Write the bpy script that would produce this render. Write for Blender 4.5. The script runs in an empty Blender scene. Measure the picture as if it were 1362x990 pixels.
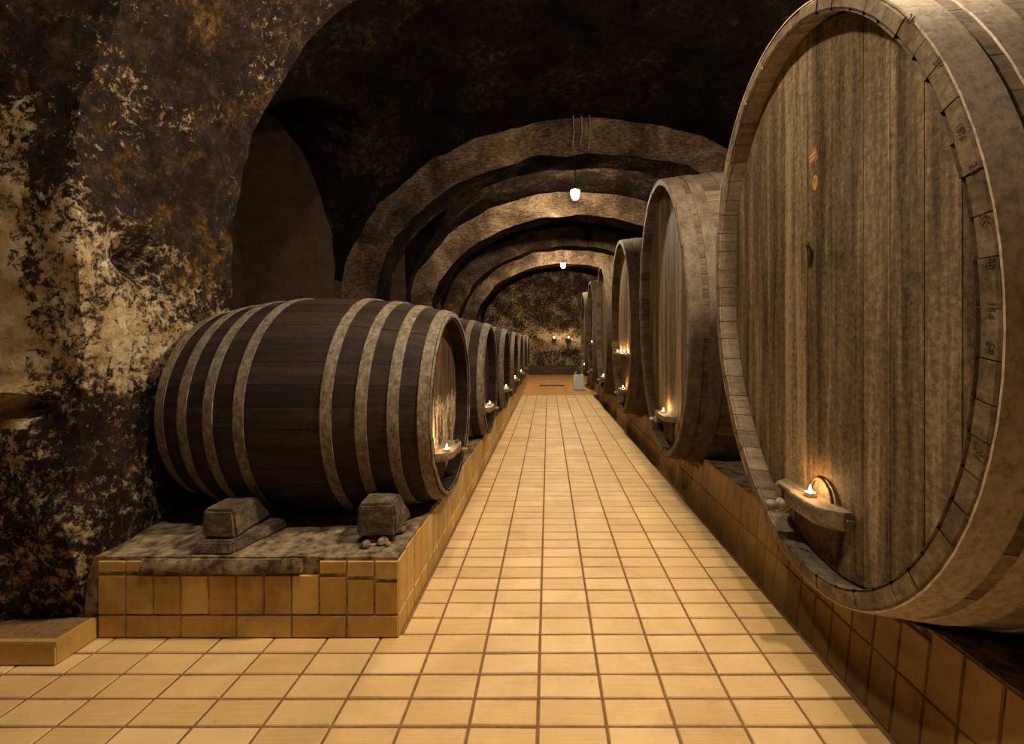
import bpy, bmesh, math, random
from mathutils import Vector, noise
random.seed(7)
C = bpy.context.scene
COL = C.collection
PI = math.pi
H = 1.336          # eye height
F = 580.0          # focal length in pixels of a 1362 wide frame

# ------------------------------------------------------------------ helpers
class MB:
    def __init__(s): s.v=[]; s.f=[]; s.m=[]; s.t=[]
    def add(s, vs, fs, mi=0, t=None):
        o=len(s.v); s.v += [tuple(p) for p in vs]
        for f in fs: s.f.append([o+i for i in f]); s.m.append(mi); s.t.append(t if t is not None else 0.5)
    def box(s, a, b, mi=0, t=None):
        x0,y0,z0=a; x1,y1,z1=b
        s.add([(x0,y0,z0),(x1,y0,z0),(x1,y1,z0),(x0,y1,z0),(x0,y0,z1),(x1,y0,z1),(x1,y1,z1),(x0,y1,z1)],
              [(0,3,2,1),(4,5,6,7),(0,1,5,4),(1,2,6,5),(2,3,7,6),(3,0,4,7)], mi, t)
    def hexa(s, p, mi=0, t=None):      # 8 points: bottom ring then top ring
        s.add(p, [(0,3,2,1),(4,5,6,7),(0,1,5,4),(1,2,6,5),(2,3,7,6),(3,0,4,7)], mi, t)
    def lathe(s, prof, n=24, axis='z', o=(0,0,0), mi=0, cap=True):
        vs=[]
        for (r,h) in prof:
            for k in range(n):
                a=2*PI*k/n; c,d=r*math.cos(a), r*math.sin(a)
                if axis=='z': p=(o[0]+c,o[1]+d,o[2]+h)
                elif axis=='x': p=(o[0]+h,o[1]+c,o[2]+d)
                else: p=(o[0]+c,o[1]+h,o[2]+d)
                vs.append(p)
        fs=[]
        for i in range(len(prof)-1):
            for k in range(n):
                k2=(k+1)%n; fs.append((i*n+k,i*n+k2,(i+1)*n+k2,(i+1)*n+k))
        if cap:
            fs.append(tuple(range(n-1,-1,-1))); fs.append(tuple((len(prof)-1)*n+k for k in range(n)))
        s.add(vs,fs,mi)
    def tube(s, pts, r, n=8, mi=0):
        vs=[]; N=len(pts)
        for i,p in enumerate(pts):
            p=Vector(p); d=(Vector(pts[min(i+1,N-1)])-Vector(pts[max(i-1,0)])).normalized()
            u=d.orthogonal().normalized(); w=d.cross(u)
            if i and u.dot(pu)<0: u=-u; w=-w
            if i:
                u=(pu-d*pu.dot(d)).normalized(); w=d.cross(u)
            pu=u
            rr=r[i] if isinstance(r,(list,tuple)) else r
            for k in range(n):
                a=2*PI*k/n; q=p+u*rr*math.cos(a)+w*rr*math.sin(a); vs.append(tuple(q))
        fs=[]
        for i in range(N-1):
            for k in range(n):
                k2=(k+1)%n; fs.append((i*n+k,i*n+k2,(i+1)*n+k2,(i+1)*n+k))
        fs.append(tuple(range(n-1,-1,-1))); fs.append(tuple((N-1)*n+k for k in range(n)))
        s.add(vs,fs,mi)
    def build(s, name, mats, parent=None, smooth=None, loc=None, recalc=True, bevel=None):
        me=bpy.data.meshes.new(name); me.from_pydata(s.v,[],s.f)
        if not isinstance(mats,(list,tuple)): mats=[mats]
        for m in mats: me.materials.append(m)
        me.polygons.foreach_set('material_index', s.m)
        at=me.attributes.new('tint','FLOAT','FACE'); at.data.foreach_set('value', s.t)
        me.update()
        if recalc or bevel:
            bm=bmesh.new(); bm.from_mesh(me)
            if bevel:
                bmesh.ops.bevel(bm, geom=list(bm.edges), offset=bevel, segments=2, affect='EDGES', clamp_overlap=True)
            bmesh.ops.recalc_face_normals(bm, faces=bm.faces); bm.to_mesh(me); bm.free()
        if smooth is not None:
            me.polygons.foreach_set('use_smooth',[True]*len(me.polygons))
            me.set_sharp_from_angle(angle=math.radians(smooth))
        o=bpy.data.objects.new(name, me); COL.objects.link(o)
        if parent: o.parent=parent
        if loc: o.location=loc
        return o

def tag(o, label=None, cat=None, group=None, kind=None):
    if label: o['label']=label
    if cat: o['category']=cat
    if group: o['group']=group
    if kind: o['kind']=kind
    return o
def empty(name, loc, label, cat, group=None, rz=0):
    o=bpy.data.objects.new(name,None); COL.objects.link(o); o.location=loc; o.rotation_euler.z=rz
    o.empty_display_size=.1
    return tag(o,label,cat,group)
def copy_tree(o, parent=None):
    c=o.copy(); COL.objects.link(c)
    if parent: c.parent=parent
    for ch in list(o.children): copy_tree(ch,c)
    return c

# ------------------------------------------------------------------ materials
class NT:
    def __init__(s, name):
        s.mat=bpy.data.materials.new(name); s.mat.use_nodes=True
        s.nt=s.mat.node_tree; s.nt.nodes.clear()
        s.out=s.nt.nodes.new('ShaderNodeOutputMaterial')
    def n(s, t, **k):
        nd=s.nt.nodes.new(t)
        for a,b in k.items():
            if a.startswith('i_'): nd.inputs[a[2:].replace('_',' ')].default_value=b
            else: setattr(nd,a,b)
        return nd
    def l(s,a,b): s.nt.links.new(a,b)
    def coords(s, scale=(1,1,1), kind='Object', loc=(0,0,0), per_object=False):
        tc=s.n('ShaderNodeTexCoord'); mp=s.n('ShaderNodeMapping')
        mp.inputs['Scale'].default_value=scale; mp.inputs['Location'].default_value=loc
        src=tc.outputs[kind]
        if per_object:
            oi=s.n('ShaderNodeObjectInfo'); m=s.n('ShaderNodeVectorMath',operation='MULTIPLY_ADD')
            cb=s.n('ShaderNodeCombineXYZ'); s.l(oi.outputs['Random'],cb.inputs[0]); s.l(oi.outputs['Random'],cb.inputs[1]); s.l(oi.outputs['Random'],cb.inputs[2])
            s.l(cb.outputs[0],m.inputs[0]); m.inputs[1].default_value=(37,23,19); s.l(src,m.inputs[2]); src=m.outputs[0]
        s.l(src,mp.inputs['Vector']); return mp.outputs[0]
    def noise(s, vec, scale, detail=6, rough=.6, dist=0):
        nd=s.n('ShaderNodeTexNoise'); nd.inputs['Scale'].default_value=scale; nd.inputs['Detail'].default_value=detail
        nd.inputs['Roughness'].default_value=rough; nd.inputs['Distortion'].default_value=dist
        s.l(vec,nd.inputs['Vector']); return nd.outputs['Fac']
    def ramp(s, fac, stops, interp='LINEAR'):
        r=s.n('ShaderNodeValToRGB'); r.color_ramp.interpolation=interp
        el=r.color_ramp.elements
        while len(el)<len(stops): el.new(.5)
        for e,(p,c) in zip(el,stops):
            e.position=p; e.color=(c,c,c,1) if isinstance(c,(int,float)) else (*c,1)
        s.l(fac,r.inputs[0]); return r.outputs[0]
    def mix(s, fac, a, b, mode='MIX'):
        m=s.n('ShaderNodeMix',data_type='RGBA',blend_type=mode)
        for i,x in ((0,fac),(6,a),(7,b)):
            if isinstance(x,(int,float)): m.inputs[i].default_value=x
            elif isinstance(x,tuple): m.inputs[i].default_value=(*x,1)
            else: s.l(x,m.inputs[i])
        return m.outputs[2]
    def math(s, op, a, b=None, clamp=False):
        m=s.n('ShaderNodeMath',operation=op,use_clamp=clamp)
        for i,x in ((0,a),(1,b)):
            if x is None: continue
            if isinstance(x,(int,float)): m.inputs[i].default_value=x
            else: s.l(x,m.inputs[i])
        return m.outputs[0]
    def finish(s, color, rough=.8, bump=None, bstr=.5, bdist=.01, spec=.3, metal=0, normal=None):
        p=s.n('ShaderNodeBsdfPrincipled')
        if isinstance(color,tuple): p.inputs['Base Color'].default_value=(*color,1)
        else: s.l(color,p.inputs['Base Color'])
        if isinstance(rough,(int,float)): p.inputs['Roughness'].default_value=rough
        else: s.l(rough,p.inputs['Roughness'])
        p.inputs['Specular IOR Level'].default_value=spec; p.inputs['Metallic'].default_value=metal
        if bump is not None:
            b=s.n('ShaderNodeBump'); b.inputs['Strength'].default_value=bstr; b.inputs['Distance'].default_value=bdist
            s.l(bump,b.inputs['Height']); s.l(b.outputs[0],p.inputs['Normal'])
        s.l(p.outputs[0],s.out.inputs[0]); return s.mat

def mat_tile(name, c1, c2, c3, dirt, streak=(3,60,60), dirt_amt=.5):
    t=NT(name)
    at=t.n('ShaderNodeAttribute',attribute_name='tint')
    base=t.ramp(at.outputs['Fac'],[(0,c1),(.5,c2),(1,c3)])
    v=t.coords(streak); st=t.noise(v,1.0,4,.6)
    base=t.mix(t.ramp(st,[(.3,.0),(.7,.55)]),base,tuple(min(1,x*1.25) for x in c2),'MIX')
    v2=t.coords(); d=t.noise(v2,2.2,8,.68,.4); d2=t.noise(v2,38,5,.7)
    base=t.mix(t.ramp(d,[(.42,0.0),(.75,dirt_amt)]),base,dirt)
    base=t.mix(t.ramp(d2,[(.62,0.0),(.74,.75)]),base,dirt)
    h=t.math('ADD',t.math('MULTIPLY',st,.6),t.math('MULTIPLY',d2,.5))
    return t.finish(base,.55,h,.35,.003,.35)
M={}
M['floor_tile']=mat_tile('floor_tile',(.57,.375,.155),(.66,.45,.205),(.74,.54,.28),(.32,.18,.06),(4,170,4))
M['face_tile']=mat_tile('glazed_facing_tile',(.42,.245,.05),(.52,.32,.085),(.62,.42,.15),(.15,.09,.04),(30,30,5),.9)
M['face_tile_dark']=mat_tile('dark_facing_tile',(.20,.105,.028),(.29,.165,.045),(.36,.22,.07),(.08,.045,.02),(30,30,5),.9)  # facing tile in darker tones, for the right plinth
def simple_noise(name, a, b, scale=20, rough=.9, bstr=.6, bdist=.006, stretch=(1,1,1), lo=.35, hi=.65, spec=.2, per=False, metal=0, detail=8):
    t=NT(name); v=t.coords(stretch,per_object=per); n=t.noise(v,scale,detail,.65)
    return t.finish(t.ramp(n,[(lo,a),(hi,b)]),rough,n,bstr,bdist,spec,metal)
M['grout']=simple_noise('dark_grout',(.16,.085,.035),(.26,.15,.07),40)
M['far_paving']=simple_noise('worn_orange_paving',(.36,.17,.05),(.60,.33,.12),5)

# mouldy wall: dark mould over yellowish peeling plaster
def mat_wall(name, light=1.0, cut=0.0, strip=False):
    t=NT(name); v=t.coords(kind='Object')
    dk=t.ramp(t.noise(v,11,12,.82),[(.36,(.006,.004,.0035)),(.52,(.030,.019,.014)),(.66,(.10,.062,.034))])
    lt=t.ramp(t.noise(v,9,8,.7),[(.3,(.34,.20,.075)),(.48,(.62,.45,.24)),(.64,(.84,.72,.50))])
    geo=t.n('ShaderNodeNewGeometry'); sep=t.n('ShaderNodeSeparateXYZ'); t.l(geo.outputs['Position'],sep.inputs[0])
    fine=t.noise(v,24,12,.80,.3); big=t.noise(v,1.7,5,.6,.5)
    m=t.math('ADD',t.math('MULTIPLY',fine,.70),t.math('MULTIPLY',big,.30))
    # damp mould is thicker overhead, plaster shows through in a band at chest height
    zz=t.n('ShaderNodeMapRange'); t.l(sep.outputs[2],zz.inputs[0])
    zr=t.ramp(t.math('DIVIDE',sep.outputs[2],4.6),[(0,.025),(.12,.03),(.2,.012),(.28,.075),(.36,.05),(.46,.0),(.62,-.02 if False else 0.0),(1,0.0)])
    m=t.math('ADD',m,zr)
    m=t.math('ADD',m,cut)
    if strip:
        sx=t.math('ADD',sep.outputs[0],t.math('MULTIPLY',t.math('SUBTRACT',t.noise(v,5,4,.6),.5),.35))
        s1=t.math('LESS_THAN',sx,-2.36); s2=t.math('LESS_THAN',sep.outputs[2],2.45)
        s3=t.math('GREATER_THAN',sep.outputs[2],.95); s4=t.math('LESS_THAN',sep.outputs[1],2.1)
        sm=t.math('MULTIPLY',t.math('MULTIPLY',s1,s2),t.math('MULTIPLY',s3,s4))
        m=t.math('ADD',m,t.math('MULTIPLY',sm,.07))
    mask=t.ramp(m,[(.545,0.0),(.60,1.0)])
    col=t.mix(mask,dk,lt)
    och=t.ramp(t.noise(v,3.1,6,.7,.3),[(.56,0.0),(.66,.65)])
    col=t.mix(t.math('MULTIPLY',och,t.ramp(fine,[(.42,0.0),(.6,1.0)])),col,(.36,.19,.04))
    h=t.math('ADD',t.math('MULTIPLY',fine,1.0),t.math('MULTIPLY',mask,.25))
    h=t.math('ADD',h,t.math('MULTIPLY',t.noise(v,45,6,.7),.35))
    return t.finish(col,.95,h,1.0,.035,.1)
M['wall']=mat_wall('mouldy_peeling_plaster',strip=True)
def mat_vault():  # mould-black stone, colour darkened further for the shade of the unlit bays
    t=NT('shaded_stone_vault'); v=t.coords()
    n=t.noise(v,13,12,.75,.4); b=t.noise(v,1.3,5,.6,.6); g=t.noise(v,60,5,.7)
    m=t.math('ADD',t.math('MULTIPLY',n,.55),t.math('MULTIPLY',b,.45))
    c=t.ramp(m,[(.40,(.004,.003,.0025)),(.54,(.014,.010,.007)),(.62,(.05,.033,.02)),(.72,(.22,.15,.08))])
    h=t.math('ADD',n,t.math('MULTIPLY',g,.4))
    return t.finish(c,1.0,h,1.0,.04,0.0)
M['vault']=mat_vault()
def mat_rib():  # lighter copy of the stone: lamplight on arch end faces put into colour
    t=NT('lit_rough_stone_arch'); v=t.coords(); v2=t.coords((1,1,3.5))
    n=t.noise(v2,15,12,.8,.6); b=t.noise(v,1.6,5,.6,.6); g=t.noise(v,40,6,.7)
    m=t.math('ADD',t.math('MULTIPLY',n,.6),t.math('MULTIPLY',b,.4))
    c=t.ramp(m,[(.40,(.02,.013,.009)),(.49,(.09,.058,.036)),(.56,(.24,.165,.10)),(.66,(.52,.39,.24))])
    h=t.math('ADD',n,t.math('MULTIPLY',g,.5))
    return t.finish(c,.95,h,1.0,.05,.1)
M['rib']=mat_rib()
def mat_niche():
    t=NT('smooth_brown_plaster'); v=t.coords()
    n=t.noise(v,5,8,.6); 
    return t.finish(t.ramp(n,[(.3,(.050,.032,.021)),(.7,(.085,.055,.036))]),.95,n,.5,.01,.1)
M['niche']=mat_niche()
M['endwall']=mat_wall('rough_end_wall_stone',cut=.03)

def mat_wood(name, dark, mid, light, stretch, scale=1.0, per=True, bstr=.5, rough=.75, tint=.22, blotch=None, blo=.5, bhi=.7, bmax=.8, fine=(.55,.75), spec=.2):
    t=NT(name); v=t.coords(stretch,per_object=per); v0=t.coords(per_object=per)
    n=t.noise(v,scale,9,.7,.15); n2=t.noise(v0,55,5,.7); at=t.n('ShaderNodeAttribute',attribute_name='tint')
    mm=t.math('ADD',n,t.math('MULTIPLY',t.math('SUBTRACT',at.outputs['Fac'],.5),tint))
    mm=t.math('ADD',mm,t.math('MULTIPLY',t.math('SUBTRACT',n2,.5),.6))
    c=t.ramp(mm,[(.3,dark),(.5,mid),(.7,light)])
    if blotch:
        b=t.noise(v0,2.6,8,.7,.4)
        c=t.mix(t.math('MULTIPLY',t.ramp(b,[(blo,0.0),(bhi,bmax)]),t.ramp(n,[(.4,.2),(.6,1.0)])),c,blotch)
    h=t.math('ADD',n,t.math('MULTIPLY',n2,.3))
    return t.finish(c,rough,h,bstr,.006,spec)
# grain along local X for staves; along Z for heads
M['stave_dark']=mat_wood('dark_barrel_stave',(.008,.0048,.004),(.018,.0105,.008),(.036,.022,.015),(1.5,30,30),spec=.25,bstr=.35)
M['stave_big']=mat_wood('brown_cask_stave',(.032,.022,.014),(.068,.048,.031),(.12,.088,.06),(1.5,26,26),bstr=.4)
M['stave_pale']=mat_wood('lamplit_cask_stave',(.13,.10,.07),(.24,.19,.14),(.36,.30,.23),(1.5,26,26),bstr=.4)  # stave colour lightened to carry the lamp's highlight on the nearest cask
M['head_big']=mat_wood('olive_stained_cask_head',(.045,.030,.016),(.150,.110,.063),(.36,.28,.17),(16,16,.8),bstr=.5,blotch=(.24,.185,.075),blo=.52,bhi=.75,bmax=.45)
M['rim_big']=mat_wood('weathered_rim_wood',(.065,.045,.026),(.145,.105,.063),(.25,.19,.115),(10,10,10),scale=1.5,bstr=.6,tint=.08)
def mat_flaking():
    t=NT('head_wood_with_flaking_wax'); v=t.coords((9,9,1.6)); v0=t.coords()
    n=t.noise(v,2.2,9,.75,.3); b=t.noise(v0,30,6,.75)
    wood=t.ramp(t.noise(v,3,6,.6),[(.35,(.03,.018,.01)),(.65,(.12,.075,.04))])
    m=t.math('ADD',t.math('MULTIPLY',n,.7),t.math('MULTIPLY',b,.3))
    sp=t.n('ShaderNodeSeparateXYZ'); tc=t.n('ShaderNodeTexCoord'); t.l(tc.outputs['Object'],sp.inputs[0])
    m=t.math('SUBTRACT',m,t.ramp(t.math('ADD',sp.outputs[2],t.math('MULTIPLY',n,.5)),[(.0,0.0),(1.0,0.0)] if False else [(.96,0.0),(1.0,.0)]))
    up=t.n('ShaderNodeMapRange'); t.l(t.math('ADD',sp.outputs[2],t.math('MULTIPLY',n,.6)),up.inputs[0]); up.inputs[1].default_value=1.22; up.inputs[2].default_value=1.55; up.inputs[4].default_value=.22
    m=t.math('SUBTRACT',m,up.outputs[0])
    c=t.mix(t.ramp(m,[(.47,0.0),(.53,1.0)]),wood,(.62,.50,.33))
    return t.finish(c,.8,m,.8,.01,.2)
M['head_flaking']=mat_flaking()
M['head_dark']=mat_wood('dark_barrel_head',(.022,.014,.010),(.05,.032,.021),(.10,.066,.042),(14,14,1.0))
M['hoop_dusty']=mat_wood('dusty_iron_hoop',(.06,.049,.034),(.14,.115,.082),(.27,.23,.17),(26,14,14),scale=1.5,bstr=.5,rough=.7,spec=.3)
M['hoop_dim']=mat_wood('brown_cask_hoop',(.04,.028,.019),(.078,.057,.038),(.125,.094,.064),(9,5,5),scale=1.5,bstr=.3,rough=.75)
M['hoop_big']=mat_wood('lamplit_dusty_hoop',(.30,.235,.175),(.48,.40,.31),(.62,.53,.43),(22,16,16),scale=1.8,bstr=.3,rough=.75)  # dusty hoop, colour raised further for lamplight on the nearest cask
M['beam']=mat_wood('grey_weathered_beam',(.09,.068,.046),(.19,.15,.10),(.31,.25,.175),(22,1.5,22),bstr=.7)
M['block']=mat_wood('grey_chock_block',(.028,.02,.013),(.085,.063,.042),(.19,.148,.10),(9,9,16),scale=1.6,bstr=1.0,per=True)
M['mortar']=simple_noise('pale_crumbling_mortar',(.055,.038,.022),(.40,.31,.20),14,.95,1.0,.02,lo=.38,hi=.66,detail=14)
M['iron']=simple_noise('rusty_iron',(.03,.02,.014),(.10,.06,.035),25,.6,.4,.002,metal=.3)
M['brass']=simple_noise('tarnished_brass',(.16,.11,.05),(.34,.25,.13),30,.45,.3,.002,metal=.7)
M['pale_metal']=simple_noise('worn_pale_metal',(.14,.11,.08),(.30,.25,.19),30,.5,.3,.002,metal=.3)
M['tin']=simple_noise('candle_tin',(.5,.48,.44),(.65,.62,.56),20,.35,.1,.001,metal=.8)
M['wax']=simple_noise('white_wax',(.80,.74,.62),(.86,.80,.68),20,.5,.1,.001)
M['label_red']=simple_noise('faded_red_card',(.36,.10,.035),(.50,.22,.09),14,.8,.1,.001)
M['label_cream']=simple_noise('faded_cream_paper',(.50,.36,.20),(.62,.48,.28),14,.8,.1,.001)
M['label_yellow']=simple_noise('faded_yellow_paper',(.42,.30,.06),(.56,.40,.10),14,.8,.1,.001)
M['ink']=simple_noise('carved_dark_digit',(.055,.038,.022),(.09,.065,.04),30,.9,.1,.001)
M['canister']=simple_noise('bluish_white_plastic',(.44,.52,.58),(.60,.66,.70),6,.4,.1,.002)
M['cap_green']=simple_noise('dark_green_plastic',(.02,.05,.04),(.04,.09,.07),10,.5,.1,.002)
M['cable']=simple_noise('black_cable',(.02,.016,.014),(.05,.04,.034),20,.6,.1,.001)
M['beam_dark']=mat_wood('dark_old_timber',(.03,.02,.013),(.07,.046,.03),(.14,.095,.06),(1.5,20,20))
def emis(name, col, s):
    t=NT(name); e=t.n('ShaderNodeEmission'); e.inputs[0].default_value=(*col,1); e.inputs[1].default_value=s
    t.l(e.outputs[0],t.out.inputs[0]); return t.mat
LAMP_COL=(1.0,.80,.55)
M['lamp']=emis('lit_lamp_glass',LAMP_COL,270.0)
M['lamp_dim']=emis('lit_weaker_lamp_glass',LAMP_COL,125.0)
M['flame']=emis('candle_flame',(1,.66,.34),60.0)

# ------------------------------------------------------------------ shell of the cellar
CX=.6
def arch_section(a, b, z0, xc=CX, n=28, zb=-.4):
    pts=[(xc+a,zb),(xc+a,z0*.5)]
    for i in range(n+1):
        t=PI*i/n; pts.append((xc+a*math.cos(t), z0+b*math.sin(t)))
    pts += [(xc-a,z0*.5),(xc-a,zb)]
    return pts
def prism_obj(name, sec, y0, y1, axis='Y'):
    vs=[]; n=len(sec)
    for w in (y0,y1):
        for (u,z) in sec: vs.append((u,w,z) if axis=='Y' else (w,u,z))
    fs=[tuple(range(n)),tuple(range(2*n-1,n-1,-1))]+[(i,(i+1)%n,n+(i+1)%n,n+i) for i in range(n)]
    me=bpy.data.meshes.new(name); me.from_pydata(vs,[],fs)
    bm=bmesh.new(); bm.from_mesh(me); bmesh.ops.recalc_face_normals(bm,faces=bm.faces); bm.to_mesh(me); bm.free()
    o=bpy.data.objects.new(name,me); COL.objects.link(o); return o
YEND=18.9
rock=prism_obj('rock',[(-6,-.6),(7.5,-.6),(7.5,6.2),(-6,6.2)],-3.2,YEND+1)
cut=[]
cut.append(prism_obj('c',arch_section(4.2,2.35,2.1),-2.2,1.96))
cut.append(prism_obj('c',arch_section(2.70,2.05,2.1),1.9,2.96))
ribs=[6.0,8.9,11.7,14.3]; RT=.5
cut.append(prism_obj('c',arch_section(2.985,2.06,1.88),2.9,YEND))
edges=[2.9]+[e for r in ribs for e in (r,r+RT)]+[YEND-.002]
bays=[(edges[i],edges[i+1]) for i in range(0,len(edges),2)]
for i,(a,b) in enumerate(bays):
    cut.append(prism_obj('c',arch_section(3.45,2.55,1.88),a,b))
    hw=(b-a)/2-(.18 if i<4 else .6); yc=(a+b)/2-.04; zt=3.62 if i==0 else 3.7
    sec=[(yc+hw,-.4),(yc+hw,.9)]+[(yc+hw*math.cos(PI*k/20),1.95+(zt-1.95)*math.sin(PI*k/20)) for k in range(21)]+[(yc-hw,.9),(yc-hw,-.4)]
    cut.append(prism_obj('c',sec,-4.0,5.3,'X'))
for c in cut:
    md=rock.modifiers.new('b','BOOLEAN'); md.operation='DIFFERENCE'; md.object=c; md.solver='EXACT'
dg=bpy.context.evaluated_depsgraph_get()
me=bpy.data.meshes.new_from_object(rock.evaluated_get(dg))
for o in cut+[rock]: bpy.data.objects.remove(o)
bm=bmesh.new(); bm.from_mesh(me)
out=[f for f in bm.faces if any(all(abs(v.co[a]-w)<1e-4 for v in f.verts) for a,w in ((0,-6),(0,7.5),(1,-3.2),(1,YEND+1),(2,-.6),(2,6.2)))]
bmesh.ops.delete(bm,geom=out,context='FACES')
def cutplanes(axis, vals, sel=None):
    nrm=[0,0,0]; nrm[axis]=1
    for w in vals:
        co=[0,0,0]; co[axis]=w
        if sel: 
            fs=[f for f in bm.faces if sel(f)]
            geom=list({e for f in fs for e in f.edges})+fs+list({v for f in fs for v in f.verts})
        else: geom=bm.verts[:]+bm.edges[:]+bm.faces[:]
        bmesh.ops.bisect_plane(bm,geom=geom,plane_co=co,plane_no=nrm,dist=1e-5)
def fr(a,b,s):
    r=[]; x=a
    while x<b: r.append(x+.0013); x+=s
    return r
cutplanes(2,fr(-.2,4.6,.16)); cutplanes(1,fr(-2,8,.16)+fr(8,18.8,.4)); cutplanes(0,fr(-4,5,.2))
near=lambda f: (lambda c: c.x<-1.7 and 1.8<c.y<3.1 and c.z>0)(f.calc_center_median())
cutplanes(2,fr(.02,3.6,.05),near); cutplanes(1,fr(1.96,2.96,.05),near); cutplanes(0,fr(-3.0,-1.7,.05),near)
bmesh.ops.remove_doubles(bm,verts=bm.verts,dist=.002)
bmesh.ops.recalc_face_normals(bm,faces=bm.faces)
def dent(p,c,r,d):      # a hollow pressed into the wall
    q=((p[0]-c[0])/r[0])**2+((p[1]-c[1])/r[1])**2+((p[2]-c[2])/r[2])**2
    return d*math.exp(-q*1.5)
hol=[((-2.10,2.25,1.75),(.5,.1,.10),.16),((-2.4,1.96,1.04),(.12,.5,.05),.22),((-2.28,1.96,1.30),(.06,.5,.02),.08),((-2.1,2.05,.9),(.4,.07,.05),.06)]
lump=[((-2.10,2.22,1.93),(.4,.09,.03),.07),((-2.4,1.96,1.12),(.2,.5,.03),.05),((-2.1,2.6,2.3),(.4,.08,.2),.06),((-2.15,1.96,.6),(.14,.4,.3),.05),((-2.1,2.1,.45),(.4,.15,.2),.05)]
for v in bm.verts:
    p=v.co.copy()
    n1=noise.noise_vector(p*1.7)*.05; n2=noise.noise_vector(p*6)*.026; n3=noise.noise_vector(p*17)*.012
    q=p+n1+n2+(n3 if p.y<7 else Vector())
    if p.y<3.1 and p.x<-1.7 and p.z<3:
        dd=sum(dent(p,*h) for h in hol)-sum(dent(p,*h) for h in lump)
        if p.y<1.99: q.y+=dd
        else: q.x-=dd
    # keep the aisle-side wall clear of the first barrel
    if 2.0<p.y<3.3 and p.x<-1.9 and .2<p.z<1.7: q.x=min(q.x,-2.05)
    v.co=q
bm.normal_update()
for f in bm.faces: f.normal_flip() if False else None
bm.faces.ensure_lookup_table()
def isrib(f):
    c=f.calc_center_median(); return c.y>5.8 and c.y<YEND-.3 and abs(f.normal.y)>.75 and any(abs(c.y-r)<.16 for r in ribs)
def shell(name, test, mats, mi=None):
    b2=bm.copy()
    dl=[f for f in b2.faces if not test(f.calc_center_median())]
    bmesh.ops.delete(b2,geom=dl,context='FACES')
    if mi:
        for f in b2.faces: f.material_index=3 if isrib(f) else mi(f.calc_center_median())
    m=bpy.data.meshes.new(name); b2.to_mesh(m); b2.free()
    for x in mats: m.materials.append(x)
    m.polygons.foreach_set('use_smooth',[True]*len(m.polygons)); m.set_sharp_from_angle(angle=math.radians(50))
    o=bpy.data.objects.new(name,m); COL.objects.link(o); tag(o,kind='structure'); return o
ZS=2.24
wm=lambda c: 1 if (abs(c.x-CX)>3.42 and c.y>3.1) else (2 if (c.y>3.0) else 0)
shell('wall_back',lambda c:c.y>YEND-.25,[M['endwall']])
shell('wall_front',lambda c:c.y<-1.9,[M['wall']])
mid=lambda c:-1.9<=c.y<=YEND-.25
shell('wall_left',lambda c:mid(c) and c.x<CX and (c.z<=ZS or (c.y<2.97)),[M['wall'],M['niche'],M['vault'],M['rib']],wm)
shell('wall_right',lambda c:mid(c) and c.x>=CX and c.z<=ZS,[M['wall'],M['niche'],M['vault'],M['rib']],wm)
shell('ceiling',lambda c:mid(c) and c.z>ZS and not (c.x<CX and c.y<2.97),[M['vault'],M['niche'],M['vault'],M['rib']],wm)
bm.free()

# ------------------------------------------------------------------ floor
def tile_top(mb,x0,x1,y0,y1,z,g=.004,ch=.004,dip=.005):
    t=random.random(); a=random.uniform(-.0012,.0012); b=random.uniform(-.0012,.0012)
    x0+=g;x1-=g;y0+=g;y1-=g
    o=[(x0,y0,z-dip),(x1,y0,z-dip),(x1,y1,z-dip),(x0,y1,z-dip)]
    i=[(x0+ch,y0+ch,z-a-b),(x1-ch,y0+ch,z+a-b),(x1-ch,y1-ch,z+a+b),(x0+ch,y1-ch,z-a+b)]
    mb.add(o+i,[(4,5,6,7),(0,1,5,4),(1,2,6,5),(2,3,7,6),(3,0,4,7)],0,t)
mb=MB()
GX=1.150; GD=-.112; TX0=-.0364; TY0=1.518
for i in range(-15,13):
    for j in range(-25,80):
        x0=TX0+i*.24; y0=TY0+j*.12
        if x0>1.14: continue
        if x0+.24<-.70 and y0>1.98: continue
        if y0>1.98: x0=max(x0,-.668)
        tile_top(mb,x0,min(GX,TX0+i*.24+.24),y0,y0+.12,0.0)
yF=TY0+80*.12
mb.add([(-4.6,-2.5,-.0035),(GX,-2.5,-.0035),(GX,yF,-.0035),(-4.6,yF,-.0035)],[(0,1,2,3)],1)
mb.add([(GX,-2.5,-.0035),(GX,yF,-.0035),(GX+.005,yF,GD),(GX+.005,-2.5,GD)],[(0,1,2,3)],1)
mb.add([(GX,-2.5,GD),(5.4,-2.5,GD),(5.4,yF,GD),(GX,yF,GD)],[(0,1,2,3)],1)
for k in range(5):
    y0=yF+k*1.6; 
    mb.box((-4.6,y0,-.1),(5.4,y0+1.59,.006 if k<3 else .02),2)
fl=mb.build('floor',[M['floor_tile'],M['grout'],M['far_paving']],recalc=False); tag(fl,kind='structure')

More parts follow.
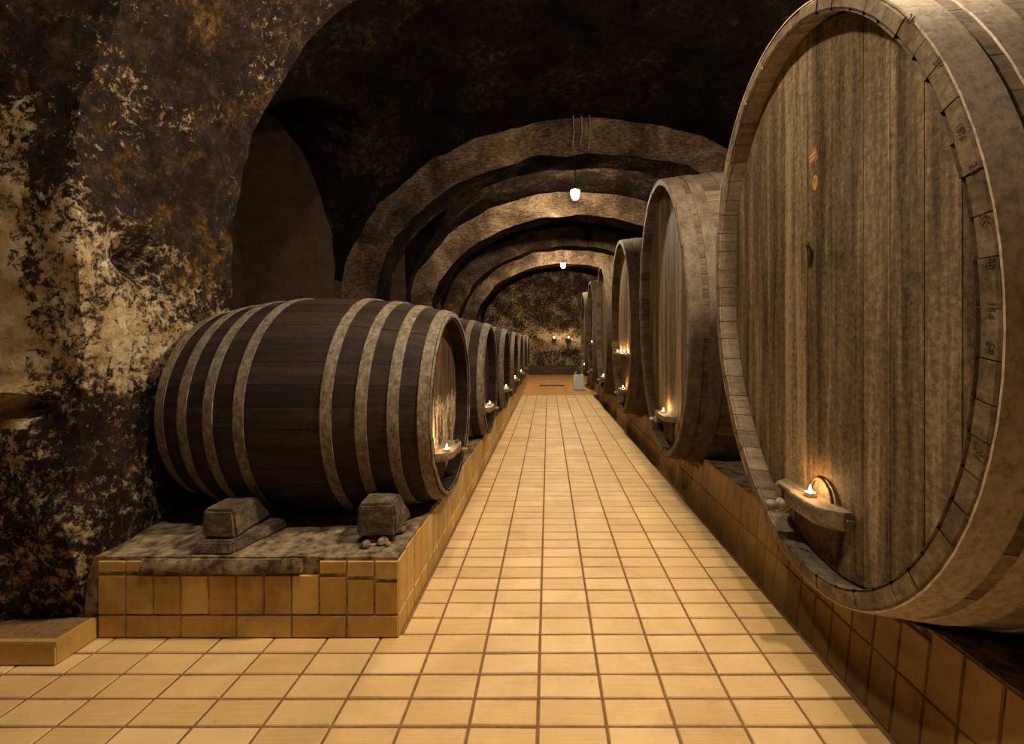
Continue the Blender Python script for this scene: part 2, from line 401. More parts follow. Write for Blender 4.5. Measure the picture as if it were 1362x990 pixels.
# ------------------------------------------------------------------ cradle tops and plinths
LR=[2.8,4.63,6.43,8.22,10.0,11.8,13.55]          # left barrel centres
RR=[1.893,4.18,6.46,8.75,11.04,13.3]             # right cask centres
LZ=.955; LRh=.566; LBf=1.17; LXF=-.60; LCH=.105; LL=1.42
RXF=1.06; RL=2.1; RBf=1.07
RZ=[(1.564,.862,1.205),(1.605,.87,1.305),(1.60,.86,1.265),(1.62,.87,1.275),(1.62,.87,1.275),(1.61,.87,1.26)]; SK=.11
def prof(u,bf): return 1+(bf-1)*(1-u*u)
def ldip(x,y):
    z=.37
    u=(x-(LXF-LL/2))/(LL/2)
    if abs(u)<=1.05:
        r=LRh*prof(min(1,abs(u)),LBf)+.014
        for yc in LR:
            d=y-yc
            if abs(d)<r: z=min(z,LZ-math.sqrt(r*r-d*d)-.004)
    return z
def skew_roots(y,a,b,K):
    # w for which ((y-K w)/a)^2+(w/b)^2=1
    A=K*K/(a*a)+1/(b*b); B=-2*y*K/(a*a); Cc=y*y/(a*a)-1; D=B*B-4*A*Cc
    if D<0: return None
    r=math.sqrt(D); return (-B-r)/(2*A),(-B+r)/(2*A)
def skew_low(y,a,b,K):
    r=skew_roots(y,a,b,K); return r[0] if r else None
def rdip(x,y):
    z=.362
    u=(x-(RXF+RL/2))/(RL/2)
    if abs(u)<=1.04:
        k=prof(min(1,abs(u)),RBf)
        for yc,(zc,ry,rz) in zip(RR,RZ):
            a=ry*k+.02; b=rz*k+.02; w=skew_low(y-yc,a,b,SK)
            if w is not None: z=min(z,zc+w-.004)
    return z
def plinth_top(name,x0,x1,y0,y1,fn,parent,nx,st,rough=.008,zb=-.01):
    ny=int((y1-y0)/st); vs=[];fs=[]
    for j in range(ny+1):
        for i in range(nx+1):
            x=x0+(x1-x0)*i/nx; y=y0+(y1-y0)*j/ny; p=Vector((x,y,0))
            z=fn(x,y)
            z+= -abs(noise.noise(p*7))*rough*1.5-abs(noise.noise(p*23))*rough if z>.33 else -.004
            vs.append((x,y,z))
    n=nx+1
    for j in range(ny):
        for i in range(nx): a=j*n+i; fs.append((a,a+1,a+n+1,a+n))
    m=MB(); m.add(vs,fs)
    # skirt down to the floor on all sides
    def skirt(idx):
        for a,b in zip(idx,idx[1:]):
            pa,pb=vs[a],vs[b]; m.add([pa,pb,(pb[0],pb[1],zb),(pa[0],pa[1],zb)],[(0,1,2,3)])
    skirt(list(range(0,n))); skirt([ny*n+i for i in range(n)]); skirt([j*n for j in range(ny+1)]); skirt([j*n+nx for j in range(ny+1)])
    return m.build(name,M['mortar'],parent,smooth=40)
def face_tile(mb,pt,u0,u1,v0,v1,g=.003,th=.007,t=None):
    # pt(u,v,d) -> point, d = distance out of the face
    t=random.random() if t is None else t; u0+=g;u1-=g;v0+=g;v1-=g; c=.0035
    o=[pt(u0,v0,0),pt(u1,v0,0),pt(u1,v1,0),pt(u0,v1,0)]
    jj=random.uniform(-.001,.001)
    i=[pt(u0+c,v0+c,th+jj),pt(u1-c,v0+c,th-jj),pt(u1-c,v1-c,th+jj),pt(u0+c,v1-c,th)]
    mb.add(o+i,[(0,1,5,4),(1,2,6,5),(2,3,7,6),(3,0,4,7),(4,5,6,7)],0,t)
LX=-.675; LYF=1.967; LYE=14.4
pl=empty('barrel_plinth',(-1.36,LYF,0),'long yellow-tiled plinth carrying the left row of barrels','plinth')
def P(o): o.location=-Vector(pl.location); return o
P(plinth_top('mortar_top',-2.10,LX-.008,LYF+.008,LYE,ldip,pl,36,.04))
mb=MB()
pt=lambda u,v,d:(u,LYF+.008-d,v)
x=-2.035; 
xs=[]
while x<LX-.02: xs.append(x); x+=.125
xs.append(LX)
crack=lambda x: .298+.012*math.sin(x*9)+ (0 if x<-1.05 else -(x+1.05)*.18)
for i in range(0,len(xs)-1,1):
    if i==0: face_tile(mb,pt,xs[0],xs[1],.0,.105)
    elif i%2==1: face_tile(mb,pt,xs[i],xs[min(i+2,len(xs)-1)],.0,.105)
    face_tile(mb,pt,xs[i],xs[i+1],.105,.287 if xs[i]<-1.1 else .287-(xs[i]+1.1)*.1)
    if xs[i]<-1.85 or xs[i]>-1.12: face_tile(mb,pt,xs[i],xs[i+1],.297 if xs[i]<-1.1 else .295-(xs[i]+1.1)*.1,.352,th=.008)
ps=lambda u,v,d:(LX-.008+d,u,v)
y=LYF
while y<LYE-.1:
    face_tile(mb,ps,y,y+.12,.0,.105); 
    top=min(ldip(LX-.02,y+.06),ldip(LX-.02,y+.01),ldip(LX-.02,y+.11))
    face_tile(mb,ps,y,y+.12,.105,max(.2,min(.358,top)-random.uniform(0,.012)))
    y+=.12
P(mb.build('tile_facing',M['face_tile'],pl,recalc=False))
# crumbling mortar ledge over the crack on the front
mb=MB(); n=46
vs=[]
for i in range(n+1):
    xx=-1.83+(.72)*i/n; z0=.302+.008*noise.noise(Vector((xx*9,0,0)))+.004*math.sin(xx*14)
    dd=.010+.010*abs(noise.noise(Vector((xx*20,3,0))))
    vs += [(xx,LYF-dd,z0),(xx,LYF-dd-.004,z0+.03),(xx,LYF-.002,.358+.006*noise.noise(Vector((xx*17,1,0)))),(xx,LYF+.05,.360),(xx,LYF+.03,z0)]
fs=[(i*5+k,i*5+5+k,i*5+6+k,i*5+1+k) for i in range(n) for k in range(4)]
fs+=[(0,1,2,3,4),tuple(n*5+k for k in (4,3,2,1,0))]
mb.add(vs,fs); P(mb.build('mortar_ledge',M['mortar'],pl,smooth=50))
# rubble under the right chock
RX=1.31; BAT=.04
pr=empty('cask_plinth',(2.3,-.8,0),'dark tiled plinth running under the right row of big casks','plinth')
def Q(o): o.location=-Vector(pr.location); return o
Q(plinth_top('mortar_top',RX+.008,3.5,-.9,14.6,rdip,pr,30,.06,zb=GD))
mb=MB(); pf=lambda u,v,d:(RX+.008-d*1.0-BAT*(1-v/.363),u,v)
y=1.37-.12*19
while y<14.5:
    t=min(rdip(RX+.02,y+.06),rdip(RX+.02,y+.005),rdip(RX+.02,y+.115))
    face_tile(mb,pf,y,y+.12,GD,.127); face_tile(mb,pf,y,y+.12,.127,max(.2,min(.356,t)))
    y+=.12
Q(mb.build('tile_facing',M['face_tile_dark'],pr,recalc=False))
mb=MB(); mb.add([pf(-.9,GD,-.001),pf(14.6,GD,-.001),pf(14.6,.30,-.001),pf(-.9,.30,-.001)],[(0,1,2,3)])
Q(mb.build('grout_bed',M['grout'],pr,recalc=False))
# curb at far left
mb=MB(); 
cb=lambda u,v,d:(u,1.798+.008-d,v)
mb.box((-4.2,1.806,-.01),(-2.038,2.0,.092),1)
x=-2.03-.36*6
while x<-2.04:
    face_tile(mb,cb,x,min(x+.36,-2.03),0,.10); x+=.36
cs=lambda u,v,d:(-2.038+d,u,v)
face_tile(mb,cs,1.798,LYF,0,.10,t=.2)
for i in range(7): 
    x0=-2.03-.36*(i+1); mb.box((x0+.003,1.80,.085),(x0+.357,1.822,.1),0,random.random())
mb.box((-2.054,1.80,.085),(-2.032,1.96,.1),0,.4)
mb.box((-2.06,1.7995,.08),(-2.031,1.8235,.1005),0,.4)
mb.box((-4.2,1.82,.0),(-2.05,2.0,.088),2)
c=mb.build('trim_1',[M['face_tile'],M['grout'],M['mortar']],recalc=True); tag(c,kind='structure')

# ------------------------------------------------------------------ casks
def cask_parts(root, s, L, ry, rz, bf, zc, th, chime, nst, hoops, hoopw, hoopt, mats, jit=.004, m=14, plankw=.14, headmat=None, gap=.0016, skew=0):
    """s=+1: front end points to +X.  local origin: middle of length, z=0 at plinth level"""
    rnd=random.Random(nst*13+int(rz*1000))
    R=min(ry,rz)
    mb=MB(); xs=[-1+2*i/m for i in range(m+1)]
    ang=[]; tot=0; ws=[rnd.uniform(.82,1.18) for _ in range(nst)]
    # equal arc length staves on the oval
    N=2000; cum=[0]
    for i in range(N):
        a=2*PI*(i+.5)/N; cum.append(cum[-1]+math.hypot(ry*math.sin(a),rz*math.cos(a)))
    W=sum(ws); targ=[0]
    for w in ws: targ.append(targ[-1]+w/W*cum[-1])
    j=0; an=[]
    for tg in targ:
        while j<N and cum[j+1]<tg-1e-9: j+=1
        an.append(2*PI*(j+(tg-cum[j])/max(1e-9,cum[min(j+1,N)]-cum[j]) if j<N else N)/N)
    xh=1-2*(chime+.03)/L
    for k in range(nst):
        a0,a1=an[k],an[k+1]; dg=gap/R; a0+=dg/2; a1-=dg/2
        je=rnd.uniform(-jit,jit); jr=rnd.uniform(-jit,jit)*.35; tt=rnd.random()
        if rnd.random()<.12 and jit>.003: je-=.008
        na=4; vs=[]; fs=[]
        AA=[a0+(a1-a0)*q/na for q in range(na+1)]
        for i,u in enumerate(xs):
            pr_=prof(u,bf); x=u*L/2
            if i==m: x+=je
            for a in AA: vs.append((s*x,(ry*pr_+jr)*math.cos(a),zc+(rz*pr_+jr)*math.sin(a)))
            for a in AA: vs.append((s*x,(ry*pr_-th)*math.cos(a),zc+(rz*pr_-th)*math.sin(a)))
        # bevel lip at the front end
        q=2*(na+1)
        base=m*q
        xl=L/2+je
        for a in AA: vs.append((s*(xl+.0),(ry-.0+jr-.006)*math.cos(a),zc+(rz+jr-.006)*math.sin(a)))
        for a in AA: vs.append((s*(xl-.014),(ry-th-.001)*math.cos(a),zc+(rz-th-.001)*math.sin(a)))
        for a in AA: vs.append((s*(xl+.0),(ry-th+.012)*math.cos(a),zc+(rz-th+.012)*math.sin(a)))
        # pull outer rim ring back a little
        for t2 in range(na+1):
            p=vs[base+t2]; vs[base+t2]=(s*(xl-.006),p[1],p[2])
        for i in range(m):
            for t2 in range(na):
                b0=i*q+t2; fs.append((b0,b0+1,b0+q+1,b0+q))
                c0=b0+na+1; fs.append((c0,c0+q,c0+q+1,c0+1))
            b0=i*q; fs.append((b0,b0+q,b0+q+na+1,b0+na+1))
            b0=i*q+na; fs.append((b0,b0+na+1,b0+q+na+1,b0+q))
        for t2 in range(na):
            fs.append((t2,t2+na+1,t2+na+2,t2+1))
            e0=(m+1)*q+t2; 
            fs.append((base+t2,base+t2+1,e0+1,e0))
            e2=e0+2*(na+1); e1=e0+(na+1)
            fs.append((e0,e0+1,e2+1,e2)); fs.append((e2,e2+1,e1+1,e1))
        # front end side closures
        for t2 in (0,na):
            e0=(m+1)*q+t2; fs.append((base+t2,e0,e0+2*(na+1),e0+(na+1),base+na+1+t2))
        nf=len(fs); 
        for f in fs[:]: pass
        mb.add(vs,fs,0,tt)
        # front end faces take the rim material
        st=len(mb.m)-nf
        for z in range(st+m*(2*na+2)+0,len(mb.m)): mb.m[z]=1
    mb.v=[(a,b+skew*(c-zc),c) for a,b,c in mb.v]
    mb.build('staves',[mats['stave'],mats['rim']],root,smooth=35,recalc=True)
    # head of vertical planks
    def head(xp,name,sgn,hm):
        mh=MB(); ja=ry-th+.004; iz=rz-th+.004; iy=math.hypot(ja,skew*iz)*.9995; y=-iy; k=0
        while y<iy-.01:
            w=rnd.uniform(.8,1.2)*plankw; y1=min(iy,y+w); 
            if iy-y1<.04: y1=iy
            tt=rnd.random(); dx=rnd.uniform(0,.003); ns=5; g=.0012
            vs=[]; 
            for q in range(ns+1):
                yy=y+g+(y1-y-2*g)*q/ns; zl,zh=skew_roots(yy,ja,iz,skew)
                vs += [(xp+sgn*dx,yy,zc+zl),(xp+sgn*dx,yy,zc+zh),(xp-sgn*.035,yy,zc+zl),(xp-sgn*.035,yy,zc+zh)]
            fs=[]
            for q in range(ns):
                b=q*4; fs += [(b,b+4,b+5,b+1),(b+2,b+3,b+7,b+6),(b+1,b+5,b+7,b+3),(b,b+2,b+6,b+4)]
            fs += [(0,1,3,2),(ns*4,ns*4+2,ns*4+3,ns*4+1)]
            mh.add(vs,fs,0,tt); y=y1
        return mh.build(name,hm,root)
    head(s*(L/2-chime),'head',s,headmat or mats['head'])
    head(-s*(L/2-.06),'back_head',-s,mats['head'])
    for hx in hoops:
        mh=MB(); n=72; vs=[]; w=hoopw/2
        us=[(hx-w),(hx-w/3),(hx+w/3),(hx+w)]
        ring=[]
        jj=rnd.uniform(-.004,.004)
        for uu in us:
            pr_=prof(max(-1,min(1,uu/(L/2))),bf); ring.append((uu,pr_,hoopt))
        full=[(ring[0][0],ring[0][1],.0)]+ring+[(ring[-1][0],ring[-1][1],.0)]
        for (uu,p_,o) in full:
            for k in range(n):
                a=2*PI*k/n; vs.append((s*uu+jj*math.sin(a),(ry*p_+.0015+o)*math.cos(a),zc+(rz*p_+.0015+o)*math.sin(a)))
        fs=[(i*n+k,i*n+(k+1)%n,(i+1)*n+(k+1)%n,(i+1)*n+k) for i in range(len(full)-1) for k in range(n)]
        vs=[(a,b+skew*(c-zc),c) for a,b,c in vs]
        mh.add(vs,fs); 
        ho=mh.build('hoop',mats['hoop'],root,smooth=40)
def crossbar(root, s, xh, y0, y1, z, d, h, tap_y, mats):
    """cross beam on the head; s = outward sign; xh = head plane (local)"""
    mb=MB(); n=14; P=[]
    for i in range(n+1):
        t=i/n; y=y0+(y1-y0)*t; e=min(t,1-t); f=min(1,(e/.16))**.6 if e<.16 else 1
        P.append((y,.035+(d-.035)*f))
    vs=[]
    for (y,dd) in P: vs += [(xh,y,z-h),(xh+s*dd*.92,y,z-h),(xh+s*dd,y,z-h*.85),(xh+s*dd,y,z-.006),(xh+s*(dd-.006),y,z),(xh,y,z)]
    fs=[(i*6+k,i*6+6+k,i*6+6+(k+1)%6,i*6+(k+1)%6) for i in range(n) for k in range(6)]+[tuple(range(6)),tuple(n*6+k for k in range(5,-1,-1))]
    mb.add(vs,fs); mb.build('crossbar',M['beam'],root,smooth=30)
def door(root,s,xh,yc,zt,wt,wb,hh,mat):
    mb=MB()
    x0=xh; x1=xh+s*.022
    mb.hexa([(x0,yc-wb/2,zt-hh),(x1,yc-wb/2,zt-hh),(x1,yc+wb/2,zt-hh),(x0,yc+wb/2,zt-hh),(x0,yc-wt/2,zt),(x1,yc-wt/2,zt),(x1,yc+wt/2,zt),(x0,yc+wt/2,zt)])
    return mb.build('cleanout_door',mat,root,bevel=.004)
def tap(root,s,xh,y,z,L=.16,r=.016,mat=None):
    mb=MB()
    mb.lathe([(r*1.5,0),(r*1.6,L*.1),(r*1.0,L*.22),(r*1.25,L*.35),(r*1.7,L*.5),(r*1.7,L*.66),(r,L*.74),(r*1.3,L*.86),(r*.9,L)],16,'x',(0,0,0))
    vs=[(xh+s*p[0],y+p[1],z+p[2]) for p in mb.v]; mb.v=vs
    t=mb.build('tap',mat or M['brass'],root,smooth=45)
    mb=MB(); xx=xh+s*L*.58
    mb.lathe([(r*.5,0),(r*.5,r*3.2)],10,'z',(xx,y,z+r*.9)); mb.tube([(xx,y-r*2.2,z+r*4),(xx,y+r*2.2,z+r*4)],r*.45,8)
    mb.build('tap_handle',M['iron'],t)
    return t

# --- left row
def build_left(first):
    root=bpy.data.objects.new('wine_barrel',None); COL.objects.link(root)
    cask_parts(root,1,LL,LRh,LRh,LBf,LZ,.035,LCH,34,
        [-.672,-.53,-.38,-.215,.215,.38,.53,.672],.054,.006,
        dict(stave=M['stave_dark'],rim=M['hoop_dusty'],head=M['head_dark'],hoop=M['hoop_dusty']),jit=.003,plankw=.12,
        headmat=M['head_flaking'] if first else M['head_dark'],gap=.0018)
    xh=LL/2-LCH
    door(root,1,xh,0,LZ-.30,.24,.18,.20,M['head_dark'])
    crossbar(root,1,xh,-.20,.20,LZ-.285,.125,.05,0,None)
    tap(root,1,xh,.10,LZ-.33,.17,.015,M['brass'])
    return root
ordn=['first','second','third','fourth','fifth','sixth','seventh']
b1=build_left(True); b1.location=(LXF-LL/2,LR[0],0)
tag(b1,'nearest dark wine barrel of the left row, eight grey hoops, pale flaking head','barrel','dark barrels of the left row')
b2=build_left(False)
for i in range(1,7):
    b=b2 if i==1 else copy_tree(b2)
    b.location=(LXF-LL/2,LR[i],0)
    tag(b,'%s dark wine barrel from the camera in the left row on the tiled plinth'%ordn[i],'barrel','dark barrels of the left row')
# gate ring: pale bent lower lip on the first barrel
# --- right row
CH=.105
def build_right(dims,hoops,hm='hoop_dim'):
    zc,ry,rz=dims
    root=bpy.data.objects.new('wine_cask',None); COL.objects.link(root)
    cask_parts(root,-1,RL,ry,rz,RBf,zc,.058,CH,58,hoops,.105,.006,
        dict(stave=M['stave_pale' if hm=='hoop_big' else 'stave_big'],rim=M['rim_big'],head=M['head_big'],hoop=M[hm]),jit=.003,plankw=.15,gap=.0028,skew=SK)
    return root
hs=[.992,.80,.56,-.56,-.80,-.992]
roots=[]
XC=RXF+RL/2; XH=-(RL/2-CH)
lab=['huge oval wine cask filling the right edge, nearest of the right row',
     'second oval wine cask of the right row, just behind the huge nearest one',
     'third oval wine cask of the right row, with a long candle shelf across its head',
     'fourth oval wine cask from the camera in the right row',
     'fifth oval wine cask from the camera in the right row',
     'farthest oval wine cask of the right row, beside the plastic canister']
for i in range(6):
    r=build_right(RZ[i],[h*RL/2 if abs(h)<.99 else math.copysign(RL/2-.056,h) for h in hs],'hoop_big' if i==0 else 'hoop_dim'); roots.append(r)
    r.location=(XC,RR[i],0); tag(r,lab[i],'cask','oval casks of the right row')
    zc,ry,rz=RZ[i]
    zb=.684 if i==0 else .66
    door(r,-1,XH,-.02,zb-.06,.34,.28,.20 if i else .15,M['beam_dark'])  # dark door whose tone also carries the crossbar's shadow below it
    crossbar(r,-1,XH,-.225,.2,zb,.112,.072 if i==0 else .05,0,None)
    t=tap(r,-1,XH,.06 if i==0 else .1,zb-.075,.19 if i==0 else .17,.019,M['pale_metal'])
R0=roots[0]
def pyz(px,py,X):   # point on a plane X=const under a picture position
    Y=F*X/(px-729.0); return Y,H-(py-456)/F*Y
# iron handle hoop behind the candle, label cards, hook on first cask head
hx=RXF+CH
mb=MB(); yc,zc_=pyz(1096,664,hx)
mb.tube([(XH-.014,yc-RR[0]+.075*math.cos(a),zc_+.085*math.sin(a)) for a in [PI*k/12 for k in range(13)]],.006,8)
mb.build('iron_loop',M['iron'],R0,smooth=60)
def card(px,py,w,h,mat,name,rot=0):
    y,z=pyz(px,py,hx); mb=MB(); c,s_=math.cos(rot),math.sin(rot)
    P=[(-w/2,-h/2),(w/2,-h/2),(w/2,h/2),(-w/2,h/2)]; P=[(a*c-b*s_,a*s_+b*c) for a,b in P]
    mb.hexa([(XH-.0035,y-RR[0]+a,z+b) for a,b in P]+[(XH-.006,y-RR[0]+a,z+b) for a,b in P])
    return mb.build(name,mat,R0)
card(1083,208,.055,.062,M['label_red'],'card_label',-.25)
o=card(1083.5,206,.040,.012,M['label_cream'],'card_strip',-.25); o.location.x-=.003
o=card(1083,212,.040,.012,M['label_cream'],'card_strip',-.25); o.location.x-=.003
y,z=pyz(1085.5,243,hx); mb=MB(); mb.lathe([(.022,-.006),(.022,-.003)],20,'x',(XH,y-RR[0],z)); 
mb.v=[(a,(b-(y-RR[0]))*.8+(y-RR[0]),(c-z)*1.5+z) for a,b,c in mb.v]; mb.build('yellow_tag',M['label_yellow'],R0)
y,z=pyz(1085.5,240,hx); mb=MB(); mb.lathe([(.011,-.008),(.011,-.006)],16,'x',(XH,y-RR[0],z)); mb.build('tag_spot',M['label_red'],R0)
y,z=pyz(1082,326,hx); mb=MB(); y-=RR[0]
mb.tube([(XH-.004,y+.02,z-.003),(XH-.03,y,z),(XH-.03,y-.02,z+.003)],.004,6); mb.tube([(XH-.03,y-.003,z),(XH-.02,y-.004,z-.03),(XH-.016,y+.006,z-.075),(XH-.014,y+.012,z-.10)],[.006,.012,.007,.003],8)
mb.build('iron_hook',M['iron'],R0,smooth=60)
# nails of the crossbar
mb=MB(); mb.tube([(XH,-.24,.655),(XH-.035,-.245,.662)],.005,6); mb.tube([(XH-.112,-.05,.66),(XH-.15,-.01,.60)],.003,6); mb.build('nail',M['pale_metal'],R0)
# digits cut into the stave ends
def digits(txt,px,py,size):
    y,z=pyz(px,py,RXF); cu=bpy.data.curves.new('digits','FONT'); cu.body=txt; cu.size=size*.85; cu.extrude=.0008; cu.align_x='CENTER'; cu.align_y='CENTER'
    ob=bpy.data.objects.new('digits',cu); COL.objects.link(ob)
    dg=bpy.context.evaluated_depsgraph_get(); m2=bpy.data.meshes.new_from_object(ob.evaluated_get(dg)); bpy.data.objects.remove(ob)
    m2.materials.clear(); m2.materials.append(M['ink'])
    a=math.atan2(z-RZ[0][0],y-RR[0])
    o=bpy.data.objects.new('stave_number',m2); COL.objects.link(o); o.parent=R0
    from mathutils import Matrix
    # readable from the aisle (looking along +X), baseline turned along the rim
    rad=Vector((0,math.cos(a)*RZ[0][1],math.sin(a)*RZ[0][2])); tan=Vector((0,-math.sin(a)*RZ[0][1],math.cos(a)*RZ[0][2])).normalized()
    nrm=Vector((-1,0,0)); up=tan.cross(nrm)*-1 if False else nrm.cross(tan)
    Mx=Matrix((tan,up,nrm)).transposed().to_4x4(); Mx.translation=Vector((RXF-XC-.0036,y-RR[0],z)); o.matrix_local=Mx
for a in [('24',1213,26,.036),('31',1248,84,.036),('1876',1279,176,.030),('21',1296,224,.034),('65',1310,292,.036),('98',1317,350,.036),('114',1319,412,.034),('69',1317,462,.036),('21',1300,602,.036)]:
    digits(*a)
# long shelf on third cask, high shelf on fifth
mb=MB(); z=1.18; mb.box((XH-.11,-.62,z-.03),(XH,.62,z)); mb.build('candle_shelf',M['beam'],roots[2],bevel=.004)
mb=MB(); z=1.34; mb.box((XH-.11,-.25,z-.03),(XH,.25,z)); mb.build('candle_shelf',M['beam'],roots[4],bevel=.004)

# ------------------------------------------------------------------ tea lights
tl=bpy.data.objects.new('tea_light',None); COL.objects.link(tl)
mb=MB(); mb.lathe([(.019,0),(.0205,.001),(.0205,.017),(.0195,.017),(.0195,.012)],20,'z',cap=False); mb.add([(.019*math.cos(2*PI*k/20),.019*math.sin(2*PI*k/20),.0) for k in range(20)],[tuple(range(20))]); mb.build('tin_cup',M['tin'],tl,smooth=50)
mb=MB(); mb.lathe([(.0190,.002),(.0190,.014),(.004,.0135)],20,'z'); mb.build('wax',M['wax'],tl,smooth=50)
mb=MB(); mb.lathe([(.0008,.0165),(.0045,.021),(.0052,.026),(.0035,.034),(.0006,.046)],10,'z'); mb.build('flame',M['flame'],tl,smooth=80)
cl=bpy.data.lights.new('candle_glow','POINT'); cl.energy=.16; cl.color=(1,.50,.16); cl.shadow_soft_size=.006
first=[True]
def candle(p,label,power=1.0,lightoff=.0):
    o=tl if first[0] else copy_tree(tl); first[0]=False
    o.location=p; tag(o,label,'candle','lit tea lights')
    l=bpy.data.objects.new('candle_glow',cl); COL.objects.link(l); l.location=(p[0],p[1],p[2]+.062)
    return o
candle((1.115,1.855,.6845),'lit tea light on the crossbar of the huge nearest cask')
for i,nm in ((1,'second'),(2,'third'),(3,'fourth'),(5,'sixth')):
    candle((1.11,RR[i]+(.02 if i==1 else 0),.6605),'lit tea light on the low crossbar of the %s cask in the right row'%nm)
for k,(dy,nm) in enumerate(((-.42,'nearest'),(-.08,'second'),(.2,'third'),(.5,'farthest'))):
    candle((1.11,RR[2]+dy,1.1805),'%s of four tea lights on the long shelf of the third cask'%nm)
candle((1.11,RR[4],1.3405),'lit tea light on the high shelf of the fifth cask in the right row')
for i in range(5):
    candle((LXF-LCH+.085,LR[i]+(-.13 if i==0 else 0),LZ-.2845),'lit tea light on the crossbar of the %s barrel in the left row'%ordn[i])

# ------------------------------------------------------------------ chocks
def chock(x0,x1,yf,yb,z0,z1,label,sole=True,lean=.03):
    e=empty('wooden_chock',((x0+x1)/2,yf,z0),label,'chock','chocks wedged under the nearest barrel')
    cx,cy=(x0+x1)/2,yf
    zz=z0+(.06 if sole else .035)
    mb=MB(); n=5
    w=(x1-x0)/2
    mb.hexa([(-w,.01,zz-z0),(w,.01,zz-z0),(w+.01,yb-yf,zz-z0),(-w-.01,yb-yf,zz-z0),(-w+.004,.012,z1-z0),(w-.012,.012,z1-z0),(w-.02,yb-yf-.09,z1-z0),(-w,yb-yf-.09,z1-z0)])
    o=mb.build('block',M['block'],e,bevel=.012,smooth=40)
    bmx=bmesh.new(); bmx.from_mesh(o.data); bmesh.ops.subdivide_edges(bmx,edges=[ed for ed in bmx.edges if ed.calc_length()>.05],cuts=4,use_grid_fill=True)
    for v in bmx.verts: v.co+=noise.noise_vector(v.co*14+Vector((x0*9,0,0)))*.008
    bmx.to_mesh(o.data); bmx.free()
    o.data.polygons.foreach_set('use_smooth',[True]*len(o.data.polygons)); o.data.set_sharp_from_angle(angle=math.radians(50))
    mb=MB()
    if sole:
        mb.hexa([(-w-.015,-.03,0),(w+.012,-.03,0),(w+.09,yb-yf,0),(-w+.02,yb-yf,0),(-w+.005,-.015,.055),(w,-.015,.055),(w+.07,yb-yf,.055),(-w+.03,yb-yf,.055)])
        mb.build('sole_slab',M['block'],e,bevel=.008)
    else:
        rn=random.Random(3)
        for k in range(26):
            px,py=rn.uniform(-w*.9,w*.95),rn.uniform(-.03,.16); r=rn.uniform(.014,.026)
            mb.lathe([(r*.5,-.004),(r,r*.5),(r*.8,r*1.1),(r*.3,r*1.4)],7,'z',(px,py,0))
        mb.build('packing_rubble',M['mortar'],e)
    return e
chock(-1.62,-1.455,2.02,2.30,.366,.556,'wooden chock on a flat slab, left one under the nearest barrel')
chock(-.925,-.735,2.09,2.34,.366,.560,'squarer wooden chock on rubble, at the front corner of the left plinth',sole=False)

# ------------------------------------------------------------------ lamps
def lamp(x,y,z,label,glass='lamp',ceil=4.40):
    e=empty('cellar_lamp',(x,y,z),label,'lamp','ceiling lamps above the aisle')
    mb=MB(); mb.lathe([(.0085,.10),(.0085,ceil-z)],10,'z'); mb.build('stem',M['cable'],e,smooth=60)
    mb=MB(); mb.lathe([(.075,.055),(.078,.07),(.055,.095),(.03,.12),(.02,.13)],20,'z'); mb.build('cap',M['iron'],e,smooth=50)
    mb=MB(); mb.lathe([(.072,.056),(.075,.02),(.062,-.045),(.045,-.085),(.015,-.10)],14,'z'); mb.build('glass_jar',M[glass],e,smooth=60)
    mb=MB(); mb.lathe([(.045,ceil-z-.02),(.04,ceil-z+.03)],14,'z'); mb.build('ceiling_rose',M['iron'],e)
    return e
lamp(1.07,1.88,3.40,'lit glass ceiling lamp right above the huge nearest cask',ceil=4.14)
lamp(-.60,1.25,3.70,'lit glass ceiling lamp above the crossing in front of the barrels',glass='lamp_dim')
lamp(.465,7.5,3.895,'bright glass ceiling lamp hanging over the aisle, the nearer one in view')
lamp(.47,13.6,3.75,'small far glass ceiling lamp hanging over the aisle')
# conduit strands drooping at the crown of the front arch
for k,(x,z0,z1,lb) in enumerate(((.34,4.42,3.96,'left'),(.45,4.40,4.02,'middle'),(.56,4.42,3.94,'right'))):
    mb=MB(); mb.tube([(x,5.9,z0),(x+.01,5.88,(z0+z1)/2),(x-.01,5.88,z1)],.008,6)
    o=mb.build('hanging_cable',M['pale_metal'],smooth=60); tag(o,'thin pale cable hanging at the crown of the arch, %s of three'%lb,'cable','cables at the arch crown')

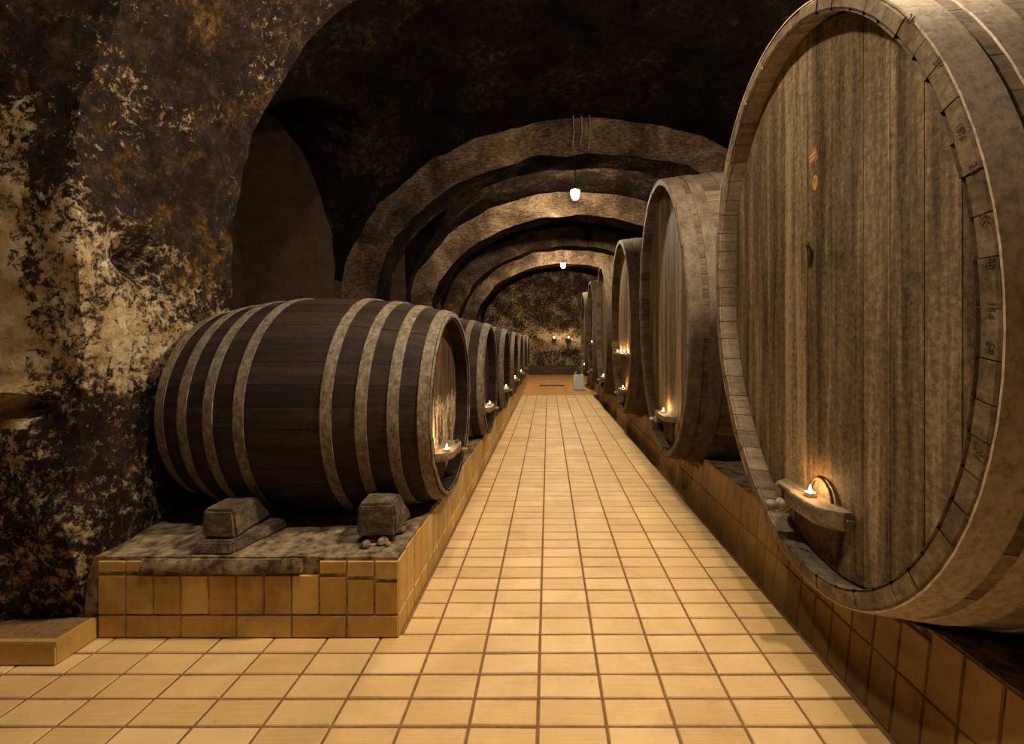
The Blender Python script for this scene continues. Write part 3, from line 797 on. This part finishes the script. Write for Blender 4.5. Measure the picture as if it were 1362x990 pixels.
# ------------------------------------------------------------------ far end things
e=empty('plastic_canister',(.86,12.3,.006),'bluish white plastic canister standing at the far end of the aisle','canister')
mb=MB(); mb.box((-.14,-.11,0),(.14,.11,.44)); mb.build('body',M['canister'],e,bevel=.03,smooth=60)
mb=MB(); mb.lathe([(.05,.44),(.06,.46),(.045,.5),(.05,.52),(.05,.56)],18,'z'); mb.build('cap',M['cap_green'],e,smooth=50)
mb=MB(); mb.tube([(-.1,0,.44),(-.1,0,.49),(-.03,0,.52)],.012,8); mb.build('handle',M['canister'],e,smooth=60)
mb=MB(); mb.box((-.26,13.3,.007),(.50,13.55,.022)); 
for k in range(9): mb.box((-.24+.082*k,13.32,.022),(-.20+.082*k,13.53,.03))
o=mb.build('drain_grate',M['iron']); tag(o,'dark iron drain grate set in the far floor','grate')
mb=MB(); mb.box((-.75,17.9,.026),(1.15,18.15,.20)); mb.box((-.9,18.2,.026),(1.2,18.45,.38))
o=mb.build('timber_beam',M['beam_dark'],bevel=.02); tag(o,'dark timber beams lying along the foot of the far wall','beam')
for k,(x,z,lb) in enumerate(((.26,1.50,'left'),(.87,1.50,'right'))):
    mb=MB(); mb.box((x-.10,18.45,z-.05),(x+.10,YEND-.04,z)); mb.box((x-.06,18.6,z-.16),(x+.06,YEND-.04,z-.05))
    o=mb.build('stone_bracket',M['block'],bevel=.008); tag(o,'small stone bracket on the far wall under the %s candle'%lb,'bracket','candle brackets on the far wall')
    cd=candle((x,18.55,z+.0005),'%s larger candle on a bracket of the far wall'%lb); cd.scale=(2.4,2.4,2.4)

# ------------------------------------------------------------------ camera, world, view
cam=bpy.data.cameras.new('camera'); co=bpy.data.objects.new('camera',cam); COL.objects.link(co); C.camera=co
cam.sensor_width=36; cam.lens=36*F/1362; cam.shift_x=-48/1362; cam.shift_y=-39/1362
co.location=(0,0,H); co.rotation_euler=(PI/2,0,0); cam.clip_start=.02
w=bpy.data.worlds.new('World'); C.world=w; w.use_nodes=True
w.node_tree.nodes['Background'].inputs[0].default_value=(0,0,0,1)
vs=C.view_settings; vs.view_transform='Standard'; vs.look='None'; vs.gamma=1; vs.use_curve_mapping=False
vs.exposure=2.58
